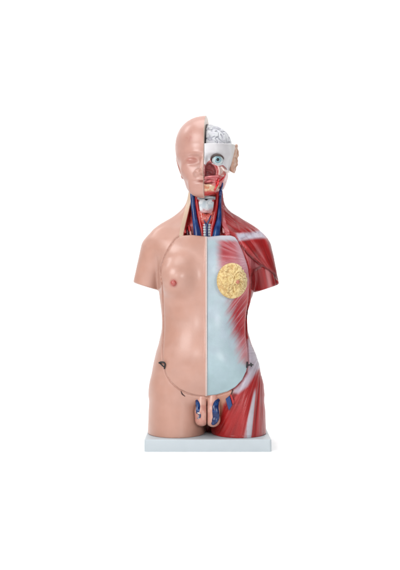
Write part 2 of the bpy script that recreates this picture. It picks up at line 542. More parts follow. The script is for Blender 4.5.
# lower muscle of the flank
ed = np.interp(Ya, [284, 292, 302, 312, 322, 335, 345, 355, 363, 369], [239, 233, 228, 227, 229, 233, 236, 238, 240, 246])
s, t = along(Xa, Ya, math.radians(128)); fo = fibres(s, t, 0.5, 61)
fo = np.clip(fo + 0.15 * (vnoise(s * 1.7, t * 0.03, seed=77) - 0.5), 0, 1)
ob = ss(-4, 10, Xa - ed + (fo - 0.5) * 5) * ss(282, 292, Ya + (Xa - 240) * 0.4) * ss(371, 362, Ya)
oc = mix(C(180, 38, 48), C(196, 64, 72), fo)
fw = fibres(s, t, 1.1, 66)
oc = mix(oc, C(226, 180, 190), 0.6 * ss(0.62, 0.95, fw))
oc = mix(oc, C(196, 26, 32), 0.75 * ss(5.5, 1.5, np.interp(Ya, [284, 300, 322, 340, 362], [251, 249.5, 246.5, 247.5, 249.5]) - Xa) * ss(352, 330, Ya))
oc = mix(oc, PINK * 1.15, 0.5 * ss(330, 352, Ya))
cq = mix(cq, oc, ob * (1 - 0.25 * ss(330, 365, Ya)))
relp = 0.5 * (fp - 0.5) * pec + 0.5 * (fo - 0.5) * ob
edge = np.exp(-((Vp[:, 0] - 206.1) / 0.75) ** 2)
cp = mix(cp, C(238, 222, 216), 0.95 * edge)
cq = mix(cq, C(238, 230, 228), 0.95 * edge)
relp = relp * ss(-1.0, -4.0, polysd(Vp[:, 0], Vp[:, 2], PLATE))
relp = relp - 0.45 * ss(207, 208.2, Xa)
Vp2 = Vp + Np * (relp * (Vp[:, 0] > XM + 0.5) * (Vp[:, 1] < 0))[:, None]
Vs, QL, QR = split_x(Vp2, Qp, 206.9)
plate_skin = link_mesh('chest_plate', Vs, QL, cp, M_SKIN, ROOT, 'skin coloured half of the removable chest and belly plate')
plate_musc = link_mesh('muscle_plate', Vs, QR, cq, M_MUSC, ROOT, 'pale blue and red muscle half of the removable chest and belly plate')

# ------------------------------------------------------------------ generic small shapes
def uvsphere(n=48, m=24):
    V = []; Q = []
    for j in range(m + 1):
        p = math.pi * (j + 0.0) / m
        p = min(max(p, 1e-3), math.pi - 1e-3)
        for i in range(n):
            a = 2 * math.pi * i / n
            V.append((math.sin(p) * math.cos(a), -math.cos(p), math.sin(p) * math.sin(a)))
    for j in range(m):
        for i in range(n):
            Q.append((j * n + i, j * n + (i + 1) % n, (j + 1) * n + (i + 1) % n, (j + 1) * n + i))
    return np.array(V), np.array(Q)          # pole axis along y, first pole at -y

def fix_dir(V, Q):
    N = normals(V, Q); c = V.mean(0)
    if ((V - c) * N).sum() < 0: Q = Q[:, ::-1]
    return Q

def catmull(pts, per=8):
    P = np.asarray(pts, float)
    P = np.vstack([2 * P[0] - P[1], P, 2 * P[-1] - P[-2]])
    out = []
    for i in range(1, len(P) - 2):
        for k in range(per):
            t = k / per
            out.append(0.5 * (2 * P[i] + (P[i + 1] - P[i - 1]) * t + (2 * P[i - 1] - 5 * P[i] + 4 * P[i + 1] - P[i + 2]) * t * t + (3 * P[i] - P[i - 1] - 3 * P[i + 1] + P[i + 2]) * t ** 3))
    out.append(P[-2])
    return np.array(out)

def tube(pts, n=14, per=8, flat=1.0, wob=0.0, seed=0):
    """pts: (X, y, V, r); closed tapered tube"""
    R = catmull(pts, per)
    m = len(R); V = []; Q = []
    T = np.gradient(R[:, :3], axis=0); T /= np.linalg.norm(T, axis=1)[:, None]
    ref = np.array([0, 1.0, 0])
    for i in range(m):
        t = T[i]
        a = np.cross(t, ref)
        if np.linalg.norm(a) < 1e-3: a = np.array([1.0, 0, 0])
        a /= np.linalg.norm(a); b = np.cross(a, t)
        rr = R[i, 3]
        for k in range(n):
            q = 2 * math.pi * k / n
            V.append(R[i, :3] + rr * (math.cos(q) * a + flat * math.sin(q) * b))
    for i in range(m - 1):
        for k in range(n):
            Q.append((i * n + k, i * n + (k + 1) % n, (i + 1) * n + (k + 1) % n, (i + 1) * n + k))
    V = np.array(V)
    # rounded ends
    for e, i in ((0, 0), (1, m - 1)):
        base = i * n; prev = list(range(base, base + n)); s = -1 if e == 0 else 1
        for f in (0.75, 0.4, 0.05):
            st = len(V)
            off = math.sqrt(1 - f * f) * R[i, 3] * 0.6
            ring = R[i, :3] + (V[base:base + n] - R[i, :3]) * f + s * T[i] * off
            V = np.vstack([V, ring]); cur = list(range(st, st + n))
            for k in range(n):
                q = (prev[k], prev[(k + 1) % n], cur[(k + 1) % n], cur[k])
                Q.append(q if e == 1 else q[::-1])
            prev = cur
    Q = np.array(Q)
    N = normals(V, Q); c = np.repeat(R[:, :3], n, axis=0)
    if ((V[:m * n] - c) * N[:m * n]).sum() < 0: Q = Q[:, ::-1]
    return V, Q

def merge(parts):
    V = []; Q = []; o = 0
    for v, q in parts:
        V.append(v); Q.append(q + o); o += len(v)
    return np.vstack(V), np.vstack(Q)

def prism(poly, y0, y1, bev=0.5):
    """closed plate with a polygon outline (X, V), slightly rounded front"""
    P = np.asarray(poly, float); n = len(P); c = P.mean(0)
    rings = [(P, y1), (P, y0 + bev)]
    L = np.linalg.norm(P - c, axis=1)[:, None]
    for f, dy in ((0.4, 0.12), (1.0, 0.0)):
        rings.append((P - (P - c) / L * bev * f, y0 + bev * dy))
    V = np.vstack([np.column_stack([r[:, 0], np.full(n, y), r[:, 1]]) for r, y in rings])
    Q = []
    for j in range(len(rings) - 1):
        for k in range(n):
            Q.append((j * n + k, j * n + (k + 1) % n, (j + 1) * n + (k + 1) % n, (j + 1) * n + k))
    for j in (0, len(rings) - 1):
        cc = len(V)
        V = np.vstack([V, [[*(rings[j][0].mean(0)), rings[j][1]]]])[:, [0, 1, 2]] if False else np.vstack([V, [[rings[j][0][:, 0].mean(), rings[j][1], rings[j][0][:, 1].mean()]]])
        for k in range(0, n):
            a, b = j * n + k, j * n + (k + 1) % n
            Q.append((a, b, cc, cc) if j else (b, a, cc, cc))
    return V, Q

def link_poly(name, V, Q, color, mat, parent, label=None, smooth_=True):
    me = bpy.data.meshes.new(name)
    W = to_world(V)
    faces = [tuple(dict.fromkeys(int(i) for i in q)) for q in Q]
    me.from_pydata(W.tolist(), [], faces)
    bm = bmesh.new(); bm.from_mesh(me); bmesh.ops.recalc_face_normals(bm, faces=bm.faces); bm.to_mesh(me); bm.free()
    at = me.color_attributes.new('Col', 'FLOAT_COLOR', 'POINT')
    col = np.asarray(color, float)
    if col.ndim == 1: col = np.tile(col, (len(V), 1))
    at.data.foreach_set('color', np.column_stack([np.clip(col, 0, 1), np.ones(len(V))]).ravel())
    me.polygons.foreach_set('use_smooth', [smooth_] * len(me.polygons))
    me.materials.append(mat); me.update()
    o = bpy.data.objects.new(name, me); COL.objects.link(o)
    o.parent = parent
    if parent.type == 'EMPTY': o.matrix_parent_inverse = ROOT_INV
    if label: o['label'] = label
    return o

def sdf_part(name, fn, box, h, color, mat, parent, label=None, it=3):
    g = Grid(*box, h)
    f = fn(g).astype(np.float32)
    f = np.broadcast_to(f, (len(g.x), len(g.y), len(g.z)))
    V, Q = nets(f, g); V = smooth(V, Q, it)
    col = color(V, normals(V, Q)) if callable(color) else color
    if isinstance(col, tuple):
        col, V = col
    return link_mesh(name, V, Q, col, mat, parent, label)

# ------------------------------------------------------------------ breasts
U, UQ = uvsphere(144, 72)
UQ = fix_dir(U, UQ)
gx, gy, gv = front(232.2, 280.8)
wx = U[:, 0] * 3.2 + 1.1 * (fbm(U[:, 0] * 3, U[:, 2] * 3, seed=3) - 0.5) * 2
wz = U[:, 2] * 3.6 + 1.1 * (fbm(U[:, 0] * 3, U[:, 2] * 3, seed=9) - 0.5) * 2
wa = np.abs(vnoise(wx * 1.5, wz * 1.5, seed=4) - 0.5) * 2
wb = np.abs(vnoise(wx * 2.7 + 5, wz * 2.7, seed=14) - 0.5) * 2
la = np.exp(-(wa / 0.14) ** 2); lb = np.exp(-(wb / 0.2) ** 2)
fade = ss(0.05, -0.5, U[:, 1])
rad = 1 + fade * (0.015 - 0.03 * la - 0.02 * lb)
q = U * rad[:, None]
ax = math.radians(19)
lx = q[:, 0] * 15.6; ly = q[:, 1] * 8.0 + fade * (0.7 * la + 0.45 * lb); lv = q[:, 2] * 17.2
GV = np.column_stack([gx + lx * math.cos(ax) - ly * math.sin(ax), gy + 1.5 + lx * math.sin(ax) + ly * math.cos(ax), gv + lv])
fc = mix(C(224, 190, 112), C(236, 208, 146), vnoise(U[:, 0] * 6, U[:, 2] * 6, seed=2))
fc = mix(fc, C(240, 224, 184), 0.6 * ss(0.1, 0.9, U[:, 0] + U[:, 2] * -0.3))
fc = np.minimum(fc * 1.22, 1)
fc = mix(fc, C(240, 220, 172), 0.35)
fc = mix(fc, C(204, 150, 82), 0.6 * la)
fc = mix(fc, C(196, 148, 78), 0.55 * lb)
gland = link_mesh('breast_gland', GV, UQ, fc, M_FAT, ROOT, 'yellow lobed fat gland of the opened breast')

def nipple(Xa, Ya, parent, r, col, FF, dy=0.0, seed=0):
    x, y, v = FF(Xa, Ya)
    V, Q = uvsphere(28, 18); Q = fix_dir(V, Q)
    b = 1 + 0.08 * (vnoise(V[:, 0] * 4, V[:, 2] * 4, V[:, 1] * 4, seed) - 0.5)
    P = np.column_stack([x + V[:, 0] * r * b, y + dy + V[:, 1] * r * 0.85 * b, v + V[:, 2] * r * b])
    c = mix(col, SKIN_P, ss(-0.1, 0.5, V[:, 1]))
    return link_mesh('nipple', P, Q, c, M_SKIN, parent)
nipple(173.6, 283, plate_skin, 2.9, C(196, 92, 84), front, -0.6)
def gl_front(Xa, Ya):
    a, b = app(GV); k = np.where(GV[:, 1] < gy + 3, np.hypot(a - Xa, b - Ya), 99).argmin(); return GV[k]
nipple(237.6, 282, gland, 2.1, C(204, 128, 100), gl_front, 0.6, 3)

# ------------------------------------------------------------------ neck organs
def nk(Xa, Ya, y, r):
    X, V = unapp(Xa, Ya, y)
    return (X, y, V, r)
def vein_col(V, a, b, seed):
    n = fbm(V[:, 0] / 2.5, V[:, 1] / 2.5, V[:, 2] / 9, seed)
    return mix(a, b, ss(0.35, 0.75, n) * 0.6)
def vessel(name, pts, a, b, seed, parent=ROOT, flat=1.0, label=None):
    V, Q = tube([nk(*p) for p in pts], flat=flat)
    return link_mesh(name, V, Q, vein_col(V, a, b, seed), M_WET, parent, label)
vessel('jugular_vein', [(192.2, 186, -6, 2.0), (192.4, 196, -8.5, 2.1), (193.3, 206, -9.5, 2.2), (194.8, 219, -12.5, 2.5), (196.6, 229, -16.5, 3.3), (197.6, 238, -19, 3.9)], VEIN, VEINH, 1)
vessel('jugular_vein', [(221, 186, -7, 1.2), (220.4, 196, -9.5, 1.3), (219.8, 206, -10.5, 1.6), (219.2, 219, -13, 2.4), (217.2, 229, -16.5, 3.3), (215.8, 238, -19, 3.9)], VEIN, VEINH, 2)
AR, ARH = C(178, 14, 22), C(206, 44, 46)
vessel('carotid_artery', [(196, 186, -8, 1.5), (196.3, 196, -9.5, 1.5), (197.4, 206, -10.5, 1.6), (199.6, 219, -12.5, 1.7), (201.6, 229, -15, 1.8), (202.5, 238, -17, 1.8)], AR, ARH, 3)
vessel('carotid_artery', [(217, 186, -8, 1.5), (217, 196, -10, 1.5), (216.4, 206, -11, 1.7), (214, 219, -13, 2.0), (211.8, 229, -15, 1.9), (211, 238, -17, 1.8)], AR, ARH, 4)
# strap muscles either side of the throat
for pts in ([(201, 190, -7, 3.2), (201.5, 210, -8.5, 3.6), (203, 226, -11, 3.2), (204.5, 237, -14, 2.6)], [(212.5, 190, -7, 3.2), (212, 210, -8.5, 3.6), (210, 226, -11, 3.2), (208.8, 237, -14, 2.6)]):
    V, Q = tube([nk(*p) for p in pts])
    s, t = along(V[:, 0], V[:, 2], math.radians(88))
    link_mesh('strap_muscle', V, Q, mix(C(150, 16, 22), C(200, 50, 46), fibres(s, t, 0.9, 7)), M_MUSC, ROOT)
# dark stumps of small vessels beside the collar
for i, (a, b, y, r, c) in enumerate([(184.8, 231.2, -16, 1.3, C(206, 60, 60)), (187.6, 233.2, -17.5, 1.2, C(70, 20, 36)), (190.6, 233.6, -18, 1.1, C(214, 150, 140)), (189.6, 229.6, -15, 1.3, C(186, 30, 34)),
                                     (223.6, 231, -17, 1.3, C(206, 140, 140)), (226, 233, -18, 1.1, C(120, 20, 28))]):
    V, Q = tube([nk(a - 0.4, b - 3, y + 4, r), nk(a, b, y, r), nk(a + 0.3, b + 1.6, y - 0.6, r)], 10, 5)
    link_mesh('vessel_stump', V, Q, c, M_WET, ROOT)

def LX(a, b, y):   # picture point to design point
    return unapp(a, b, y)
def larynx_f(g):
    cx = 206.2
    X, Y, V = g.X, g.Y, g.V
    dx = np.abs(X - cx)
    vm = lambda b: 285 + (b - 285) * 0.985
    # shield: two slanting plates meeting in front
    front_y = -19.5 + dx * 0.62 + 0.02 * (V - vm(203)) ** 2 * 0.5
    wid = np.interp(V, [vm(198), vm(201), vm(205), vm(210), vm(214)], [8.4, 7.6, 7.2, 6.6, 4.6])
    sh = np.maximum(np.maximum(front_y - Y, Y + 6), np.maximum(dx - wid, np.maximum(vm(199) + 1.6 * np.exp(-(dx / 1.8) ** 2) - V, V - vm(213))))
    sh = sh * 0.7
    horn = cone(dx + cx, Y, V, (cx + 7.8, -9, vm(204)), (cx + 8.6, -8, vm(197.5)), 1.0, 0.9)
    hy = np.maximum(np.abs(V - vm(197.6)) - 1.5, np.abs(np.sqrt((X - cx) ** 2 * 0.85 + (Y + 5) ** 2) - 8.6) - 1.5)
    hy = np.maximum(hy, Y + 2)
    return smin(smin(sh, horn, 0.8), hy, 0.8)
def lar_col(V, N):
    n = fbm(V[:, 0] / 3, V[:, 1] / 3, V[:, 2] / 3, 7)
    c = mix(C(240, 245, 248), C(196, 212, 222), ss(0.4, 0.7, n) * 0.8)
    Xa, Ya = app(V)
    c = mix(c, C(190, 40, 44), 0.9 * ss(1.8, 0.8, np.minimum(np.hypot((Xa - 198.2) * 0.8, Ya - 200.6), np.hypot((Xa - 213.6) * 0.8, Ya - 200.6))))
    c = mix(c, C(150, 172, 188), 0.5 * np.exp(-((n - 0.5) / 0.03) ** 2))
    return mix(c, C(208, 110, 104), 0.75 * ss(207.5, 212, Ya + 6 * (n - 0.5)))
larynx = sdf_part('larynx', larynx_f, (193, 219, -24, 0, 192, 219, ), 0.4, lar_col, M_BONE, ROOT, 'white cartilage of the throat')
def thy_f(g):
    a = cone(g.X, g.Y, g.V, (201.8, -11.5, 214), (204.6, -13.5, 227), 3.6, 2.2)
    b = cone(g.X, g.Y, g.V, (210.4, -11.5, 214), (207.8, -13.5, 227), 3.6, 2.2)
    c = cone(g.X, g.Y, g.V, (203, -12.5, 219), (209.4, -12.5, 219), 4.0, 4.0)
    return smin(smin(a, b, 2), c, 2)
def thy_c(V, N):
    f1, f2 = worley2(V[:, 0] / 1.9, V[:, 2] / 1.9, 3)
    c = mix(C(190, 40, 38), C(216, 92, 76), vnoise(V[:, 0] / 2, V[:, 2] / 2, seed=6))
    c = mix(c, C(234, 190, 180), 0.8 * ss(0.16, 0.03, f2 - f1) * ss(225, 218, V[:, 2]))
    return c
sdf_part('thyroid_gland', thy_f, (194, 219, -20, -2, 208, 234), 0.4, thy_c, M_WET, ROOT)
# windpipe with rings
V = []; Q = []
nr, nn = 60, 28
for j in range(nr):
    b = 224 + 15 * j / (nr - 1); y = -12.5 - 3.5 * j / (nr - 1)
    X, vv_ = unapp(206.9, b, y)
    r = 3.9 + 0.35 * math.sin(j / (nr - 1) * 15 / 2.6 * 2 * math.pi)
    for i in range(nn):
        a = 2 * math.pi * i / nn
        V.append((X + 1.15 * r * math.cos(a), y + r * math.sin(a), vv_))
for j in range(nr - 1):
    for i in range(nn):
        Q.append((j * nn + i, j * nn + (i + 1) % nn, (j + 1) * nn + (i + 1) % nn, (j + 1) * nn + i))
V = np.array(V); Q = np.array(Q); Q = fix_dir(V, Q)
ringc = np.sin(np.repeat(np.arange(nr), nn) / (nr - 1) * 15 / 2.6 * 2 * math.pi)
link_mesh('windpipe', V, Q, mix(C(160, 176, 188), C(226, 232, 236), ss(-0.8, 0.5, ringc)), M_BONE, ROOT, 'white ringed windpipe')
vessel('thyroid_vein', [(210.8, 215.6, -16, 0.55), (209.4, 219.5, -17, 0.75), (207.6, 223, -17.2, 0.95), (206.9, 226.5, -17.6, 1.2), (206.9, 231, -18.4, 1.1), (207, 237, -20.5, 1.2)], VEIN * 0.8, VEIN, 6)
vessel('thyroid_vein', [(203.4, 219, -15.2, 0.4), (205, 222.4, -16.4, 0.6), (206.6, 226, -17.2, 0.8)], VEIN * 0.8, VEIN, 7)

# ------------------------------------------------------------------ head
YAW = math.radians(5.0); CY, SY = math.cos(YAW), math.sin(YAW)
HX = 206.9
def loc(X, Y):
    return (X - HX) * CY - Y * SY, (X - HX) * SY + Y * CY
def unloc(lx, ly):
    return HX + lx * CY + ly * SY, -lx * SY + ly * CY
H = Grid(172, 242, -52, 50, 110, 203, 0.5)
hx, hy = loc(H.X, H.Y); hv = H.V
FACE = [(140, -28.5, 28.5, 33, 24, 0), (150, -28.5, 28.5, 34.5, 22, 0), (158, -28.6, 28.6, 35.3, 20, 0), (166, -27, 27, 35.2, 18, 0), (174, -24.6, 24.6, 35.6, 15, 0),
        (180, -22.6, 22.6, 36, 12, 0), (186, -21, 21, 37, 9, -1), (191, -18.8, 18.8, 35.5, 7, -2), (195, -15, 15, 32, 6, -4), (198, -10, 10, 27, 5, -6), (201, -5, 5, 20, 4, -8)]
face = normalise(loft(H, FACE, 2.2, hx, hy, 1.5), H.h)
face = smax(face, 153 - hv + 0 * face, 14); face = smax(face, hv - 199 + 0 * face, 3)
cran = ((np.abs(hx / 31.9) ** 2.2 + np.abs((hy - 4) / 40) ** 2.2 + np.abs((hv - 147.6) / 31.6) ** 2.2) ** (1 / 2.2) - 1) * 31
HD = smin(cran, face, 4)
ax_ = np.abs(hx)
e = lambda c, r: ell(ax_, hy, hv, c, r)
HD = smin(HD, ell(ax_, hy - 0.02 * ax_ ** 2, hv, (8.5, -31.8, 157.0), (10.5, 4.2, 3.4)), 7)          # brow
HD = smin(HD, e((14, -23, 173), (9, 9, 9)), 9)                    # cheek
HD = smax(HD, -e((11.6, -38.6, 164.0), (8.5, 6.4, 5.0)), 3.5)         # socket
HD = smin(HD, e((11.4, -29.3, 164.2), (6.6, 5.2, 3.6)), 2.2)        # closed lids
HD = smin(HD, cone(hx, hy, hv, (0, -33.5, 160), (0, -43.0, 175), 2.6, 4.1), 2.4)   # nose
HD = smin(HD, e((4.8, -38.9, 176.4), (3.3, 4.0, 2.7)), 1.0)
HD = smax(HD, -e((3.4, -40.6, 179.4), (2.2, 2.8, 1.3)), 0.8)
HD = smin(HD, e((0, -34.6, 186), (11, 4.6, 7)), 9)
HD = smin(HD, e((1.4, -38.2, 183.3), (6.6, 2.7, 1.75)), 1.8)       # lips
HD = smin(HD, e((0.8, -37.7, 187.6), (5.8, 2.9, 2.0)), 1.8)
HD = smax(HD, -e((0, -41.0, 185.4), (8.6, 3.4, 0.8)), 0.8)
HD = smin(HD, e((0, -32.8, 193.6), (9, 4.6, 4.6)), 9)               # chin
HD = normalise(HD.astype(np.float32), H.h)

# skin half of the head
FH = smax(HD, hx + 0 * HD, 0.5)
V, Q = nets(FH.astype(np.float32), H); V = smooth(V, Q, 3)
N = normals(V, Q); l0, l1 = loc(V[:, 0], V[:, 1]); Xa, Ya = app(V)
n = fbm(V[:, 0] / 12, V[:, 1] / 12, V[:, 2] / 12, 5)
c = mix(C(210, 160, 146), C(203, 145, 128), ss(0.35, 0.75, n) * 0.5)
c = mix(c, C(188, 104, 98), 0.5 * ss(9, 2, np.hypot(Xa - 187, Ya - 136)) * ss(0.45, 0.7, fbm(Xa / 4, Ya / 7, seed=2)))
c = mix(c, C(184, 96, 88), 0.6 * ss(3.2, 0.8, np.hypot((l0 + 0) / 2.2, V[:, 2] - 185.4)) * (V[:, 1] < -25))
c = mix(c, C(190, 112, 98), 0.6 * ss(7.5, 3, np.hypot(l0 + 12, (V[:, 2] - 164) * 1.4)) * (V[:, 1] < -20))
cap = ss(-0.55, -0.2, l0)
c = mix(c, C(232, 204, 186), cap)
head_skin = link_mesh('face_half', V, Q, c, M_SKIN, ROOT, 'skin covered half of the bald head with closed eye')

# ears
def ear_f(side):
    def f(g):
        lx, ly = loc(g.X, g.Y)
        lx = lx * side
        V = g.V
        # ear plane: centre line leaning in towards the jaw
        cx = (28.4 if side < 0 else 26.4 + 0.45 * np.sin(V * 0.62 + 1) + 0.25 * np.sin(V * 1.31)) - np.clip(V - 158, -12, 30) * (0.34 if side < 0 else 0.10)
        u = (ly - 3 - (165 - V) * 0.15) ; w = V - (167.0 if side < 0 else 158.5) + (0 if side < 0 else 1) * 0.5 * np.sin(V * 0.55)
        rr = np.sqrt((u / 7.6) ** 2 + (w / (10.2 if side < 0 else 13.5)) ** 2)
        slab = np.maximum((rr - 1) * 7, np.abs(lx - cx - 0.22 * u) - 1.5)
        rim = np.sqrt(((rr - 0.92) * 7) ** 2 + (lx - cx - 1.4 - 0.22 * u) ** 2) - 1.45
        lob = ell(lx, ly, V, ((23.9 if side < 0 else 25.2), -1, 176 if side < 0 else 169), (2.2, 3.2, 3.0))
        inner = np.sqrt(((rr - 0.5) * 7) ** 2 + (lx - cx - 1.2 - 0.22 * u) ** 2) - 0.9
        return smin(smin(smin(slab, rim, 1.2), lob, 1.5), inner, 0.8)
    return f
def ear_c(a, b):
    def f(V, N):
        n = fbm(V[:, 0] / 3, V[:, 1] / 3, V[:, 2] / 4, 9)
        return mix(a, b, ss(0.35, 0.7, n) * 0.7)
    return f
sdf_part('ear', ear_f(-1), (170, 190, -12, 18, 146, 184), 0.4, ear_c(C(206, 150, 134), C(190, 118, 104)), M_SKIN, head_skin)
# muscle half: skull dome, brain, eye, jaw
def hconv(poly):
    return [(lambda p: (p[0], p[2]))(front(a, b, HD, H)) for a, b in poly]
SK = hconv([(203.6, 143), (203.9, 164.2), (205.6, 164.2), (207.5, 161.6), (210, 160.2), (212, 163.6), (218, 165.8), (223, 164.6), (226.5, 167.4), (230, 170.8)]) + [(240, 173.6), (242, 138), (200, 138)]
hxx, hvv = np.meshgrid(H.x.astype(float), -H.z.astype(float), indexing='ij')
SKD = polysd(hxx, hvv, SK).astype(np.float32)[:, None, :]
eX, eY, eV = front(217.3, 159.3, HD, H)
sk = smax(HD + 1.4 + 2.2 * np.clip((hx - 12) / 14, 0, 1), SKD + 0 * HD, 1.0)
sk = smax(sk, -0.6 - hx + 0 * HD, 0.6)
sk = smax(sk, (144.6 - 0.10 * hy) - hv + 0 * HD, 0.8)
sk = smax(sk, hy - 16 + 0 * HD, 1.0)
orb = np.sqrt((H.X - eX) ** 2 * 0.80 + (H.Y - eY) ** 2 * 0.2 + (H.V - eV) ** 2 * 1.6) - 6.1
sk = smax(sk, -orb, 0.8)
sk = np.maximum(sk, -(HD + 11))
V, Q = nets(sk.astype(np.float32), H); V = smooth(V, Q, 3)
n = fbm(V[:, 0] / 10, V[:, 1] / 10, V[:, 2] / 10, 6); Xa, Ya = app(V)
c = mix(C(243, 241, 243), C(228, 224, 229), ss(0.4, 0.7, n) * 0.6)
c = mix(c, C(230, 220, 212), 0.6 * ss(230, 233, Xa))
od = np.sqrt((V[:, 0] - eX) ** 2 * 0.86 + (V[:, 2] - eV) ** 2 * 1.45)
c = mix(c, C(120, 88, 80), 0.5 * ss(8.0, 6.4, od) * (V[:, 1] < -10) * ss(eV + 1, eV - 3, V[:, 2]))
skull = link_mesh('skull', V, Q, c, M_BONE, ROOT, 'smooth white half of the skull')
sdf_part('ear', ear_f(1), (226, 246, -14, 20, 140, 180), 0.4, ear_c(C(226, 184, 156), C(208, 150, 126)), M_SKIN, skull)

# brain
def brain_f(g):
    lx, ly = loc(g.X, g.Y)
    d = ((np.abs(lx / 24.6) ** 2.2 + np.abs((ly - 6) / 34) ** 2.2 + np.abs((g.V - 148) / 23.2) ** 2.2) ** (1 / 2.2) - 1) * 26
    d = smax(d, 1.3 - lx + 0 * d, 1.5)
    return smax(d, g.V - 151 + 0 * d, 1)
def brain_c(V, N):
    w = 0.9
    x = V[:, 0] / 4.6; y = V[:, 1] / 4.6; z = V[:, 2] / 4.6
    x = x + w * (vnoise(x * 1.1, y * 1.1, z * 1.1, 21) - 0.5) * 2; z = z + w * (vnoise(x * 1.1, y * 1.1, z * 1.1, 22) - 0.5) * 2
    a = np.abs(vnoise(x, y, z, 23) - 0.5) * 2
    sul = np.exp(-(a / 0.17) ** 2)
    c = mix(C(238, 240, 244), C(168, 170, 186), sul * 0.7)
    c = mix(c, C(206, 200, 214), 0.4 * ss(0.5, 0.7, vnoise(x * 2, y * 2, z * 2, 30)))
    return c, V + N * (0.5 - 1.1 * sul)[:, None]
sdf_part('brain', brain_f, (204, 238, -32, 44, 120, 153), 0.4, brain_c, M_BONE, ROOT, 'white folded half of the brain')
# dark strip standing in for the shade in the gap between scalp and brain
sl = [(204.4, 142.8), (203.9, 142.8), (204.0, 136), (204.9, 128), (206.0, 123.4), (206.9, 123.0), (206.6, 128), (206.2, 134)]
def slot_f(g):
    lx, ly = loc(g.X, g.Y)
    d = (np.sqrt(((ly - 6) / 34.4) ** 2 + ((g.V - 148) / 24.2) ** 2) - 1) * 26
    return smax(smax(d, np.abs(lx - 0.6) - 0.6 + 0 * d, 0.4), g.V - 146.5 + 0 * d, 0.4)
sdf_part('brain_gap_shade', slot_f, (200, 214, -38, 44, 116, 151), 0.4, C(46, 44, 54), M_BONE, ROOT, 'dark strip standing in for shade in the gap beside the brain')

# eyeball
V, Q = uvsphere(64, 48); Q = fix_dir(V, Q)
aim = math.radians(2)
pol = np.degrees(np.arccos(np.clip(-V[:, 1], -1, 1)))
r = 5.4
P = np.column_stack([eX + 0.2 + r * V[:, 0] * 1.02, eY + 5.0 + r * V[:, 1], eV + 0.2 + r * V[:, 2] * 0.98])
ec = mix(C(206, 228, 232), C(220, 230, 232), ss(0.4, 0.6, vnoise(V[:, 0] * 4, V[:, 2] * 4, seed=3)))
eye = link_mesh('eyeball', P, Q, ec, M_EYE, ROOT, 'pale blue eye in its socket')
def cap_mesh(name, a0, col0, col1, lift, mat=M_EYE):
    V = []; Q = []; nn, mm = 48, 14
    for j in range(mm + 1):
        p = math.radians(a0) * max(j, 0.02) / mm
        l = lift * math.sqrt(max(0, 1 - (j / mm) ** 4)) - 0.06
        for i in range(nn):
            a = 2 * math.pi * i / nn
            V.append((eX + 0.5 + (r + l) * math.sin(p) * math.cos(a), eY + 5.0 - (r + l) * math.cos(p), eV + 0.3 + (r + l) * math.sin(p) * math.sin(a)))
    for j in range(mm):
        for i in range(nn):
            Q.append((j * nn + i, j * nn + (i + 1) % nn, (j + 1) * nn + (i + 1) % nn, (j + 1) * nn + i))
    V = np.array(V); Q = np.array(Q)
    N = normals(V, Q)
    if N[:, 1].mean() > 0: Q = Q[:, ::-1]
    jj = np.repeat(np.arange(mm + 1), nn) / mm; ii = np.tile(np.arange(nn), mm + 1)
    st = 0.5 + 0.5 * np.sin(ii * 2.9 + np.sin(ii * 1.3) * 2)
    c = mix(col0, col1, ss(0.72, 1.0, jj)); c = c * (0.9 + 0.14 * st)[:, None] if name == 'iris' else c
    return link_mesh(name, V, Q, c, mat, eye)
cap_mesh('iris', 37, C(150, 188, 198), C(104, 146, 160), 0.3)
cap_mesh('pupil', 17.5, C(16, 22, 30), C(22, 30, 38), 0.55)
# dark upper lid
lid = []
for k in range(9):
    a = math.radians(196 + 152 * k / 8)
    X = eX + 0.2 + 6.2 * math.cos(a); Vv = eV + 0.6 + 5.0 * math.sin(a)
    dx, dv = (X - eX - 0.2), (Vv - eV - 0.2)
    lid.append((X, eY + 5.0 - math.sqrt(max(2, 41 - dx * dx - dv * dv)) - 0.25, Vv, 0.35 + 0.7 * math.sin(math.pi * k / 8)))
V, Q = tube(lid, 12, 6)
link_mesh('eyelid', V, Q, C(74, 52, 48), M_SKIN, eye)

# inside of the opened face and jaw
NAS = hconv([(205.2, 165), (207.4, 162.8), (210, 162.2), (214.8, 166), (216.2, 171), (215.4, 175.4), (205, 176.6)])
MOU = hconv([(204.4, 180.4), (210, 178.6), (217, 178.4), (219, 180.6), (212, 183.6), (205, 185)])
ND = polysd(hxx, hvv, NAS).astype(np.float32)[:, None, :]
MD = polysd(hxx, hvv, MOU).astype(np.float32)[:, None, :]
fi = HD + 2.0 + (2.6 * np.clip((hx - 10) / 12, 0, 1) * np.clip((178 - hv) / 8, 0, 1)) + 6.5 * np.exp(-(np.maximum(ND + 1.5, 0) / 1.0) ** 2) + 1.2 * np.exp(-(np.maximum(MD + 1, 0) / 1.0) ** 2)
fi = smax(fi, -0.6 - hx + 0 * HD, 0.6)
fi = smax(fi, 159 - hv + 0 * HD, 1)
fi = smax(fi, orb * -1 + -0.3, 0.5)
fi = smax(fi, hy - 14 + 0 * HD, 1)
V, Q = nets(fi.astype(np.float32), H); V = smooth(V, Q, 3); N = normals(V, Q); Xa, Ya = app(V)
n = fbm(Xa / 2.6, Ya / 2.6, seed=14); n2 = fbm(Xa / 5, Ya / 3, seed=24)
c = mix(C(196, 84, 84), C(222, 150, 146), ss(0.35, 0.68, n))
nd = polysd(Xa, Ya, [(204.6, 164.6), (207, 162.4), (210, 161.6), (215, 165.6), (216.6, 171), (215.8, 176), (204.8, 176.8)])
c = mix(c, mix(C(190, 104, 104), C(150, 58, 64), ss(166, 177, Ya + 6 * (n - 0.5))), ss(1.0, -1.0, nd))
md = polysd(Xa, Ya, [(204, 177), (215, 176), (221, 176.6), (222, 179), (214, 183), (205, 184)])
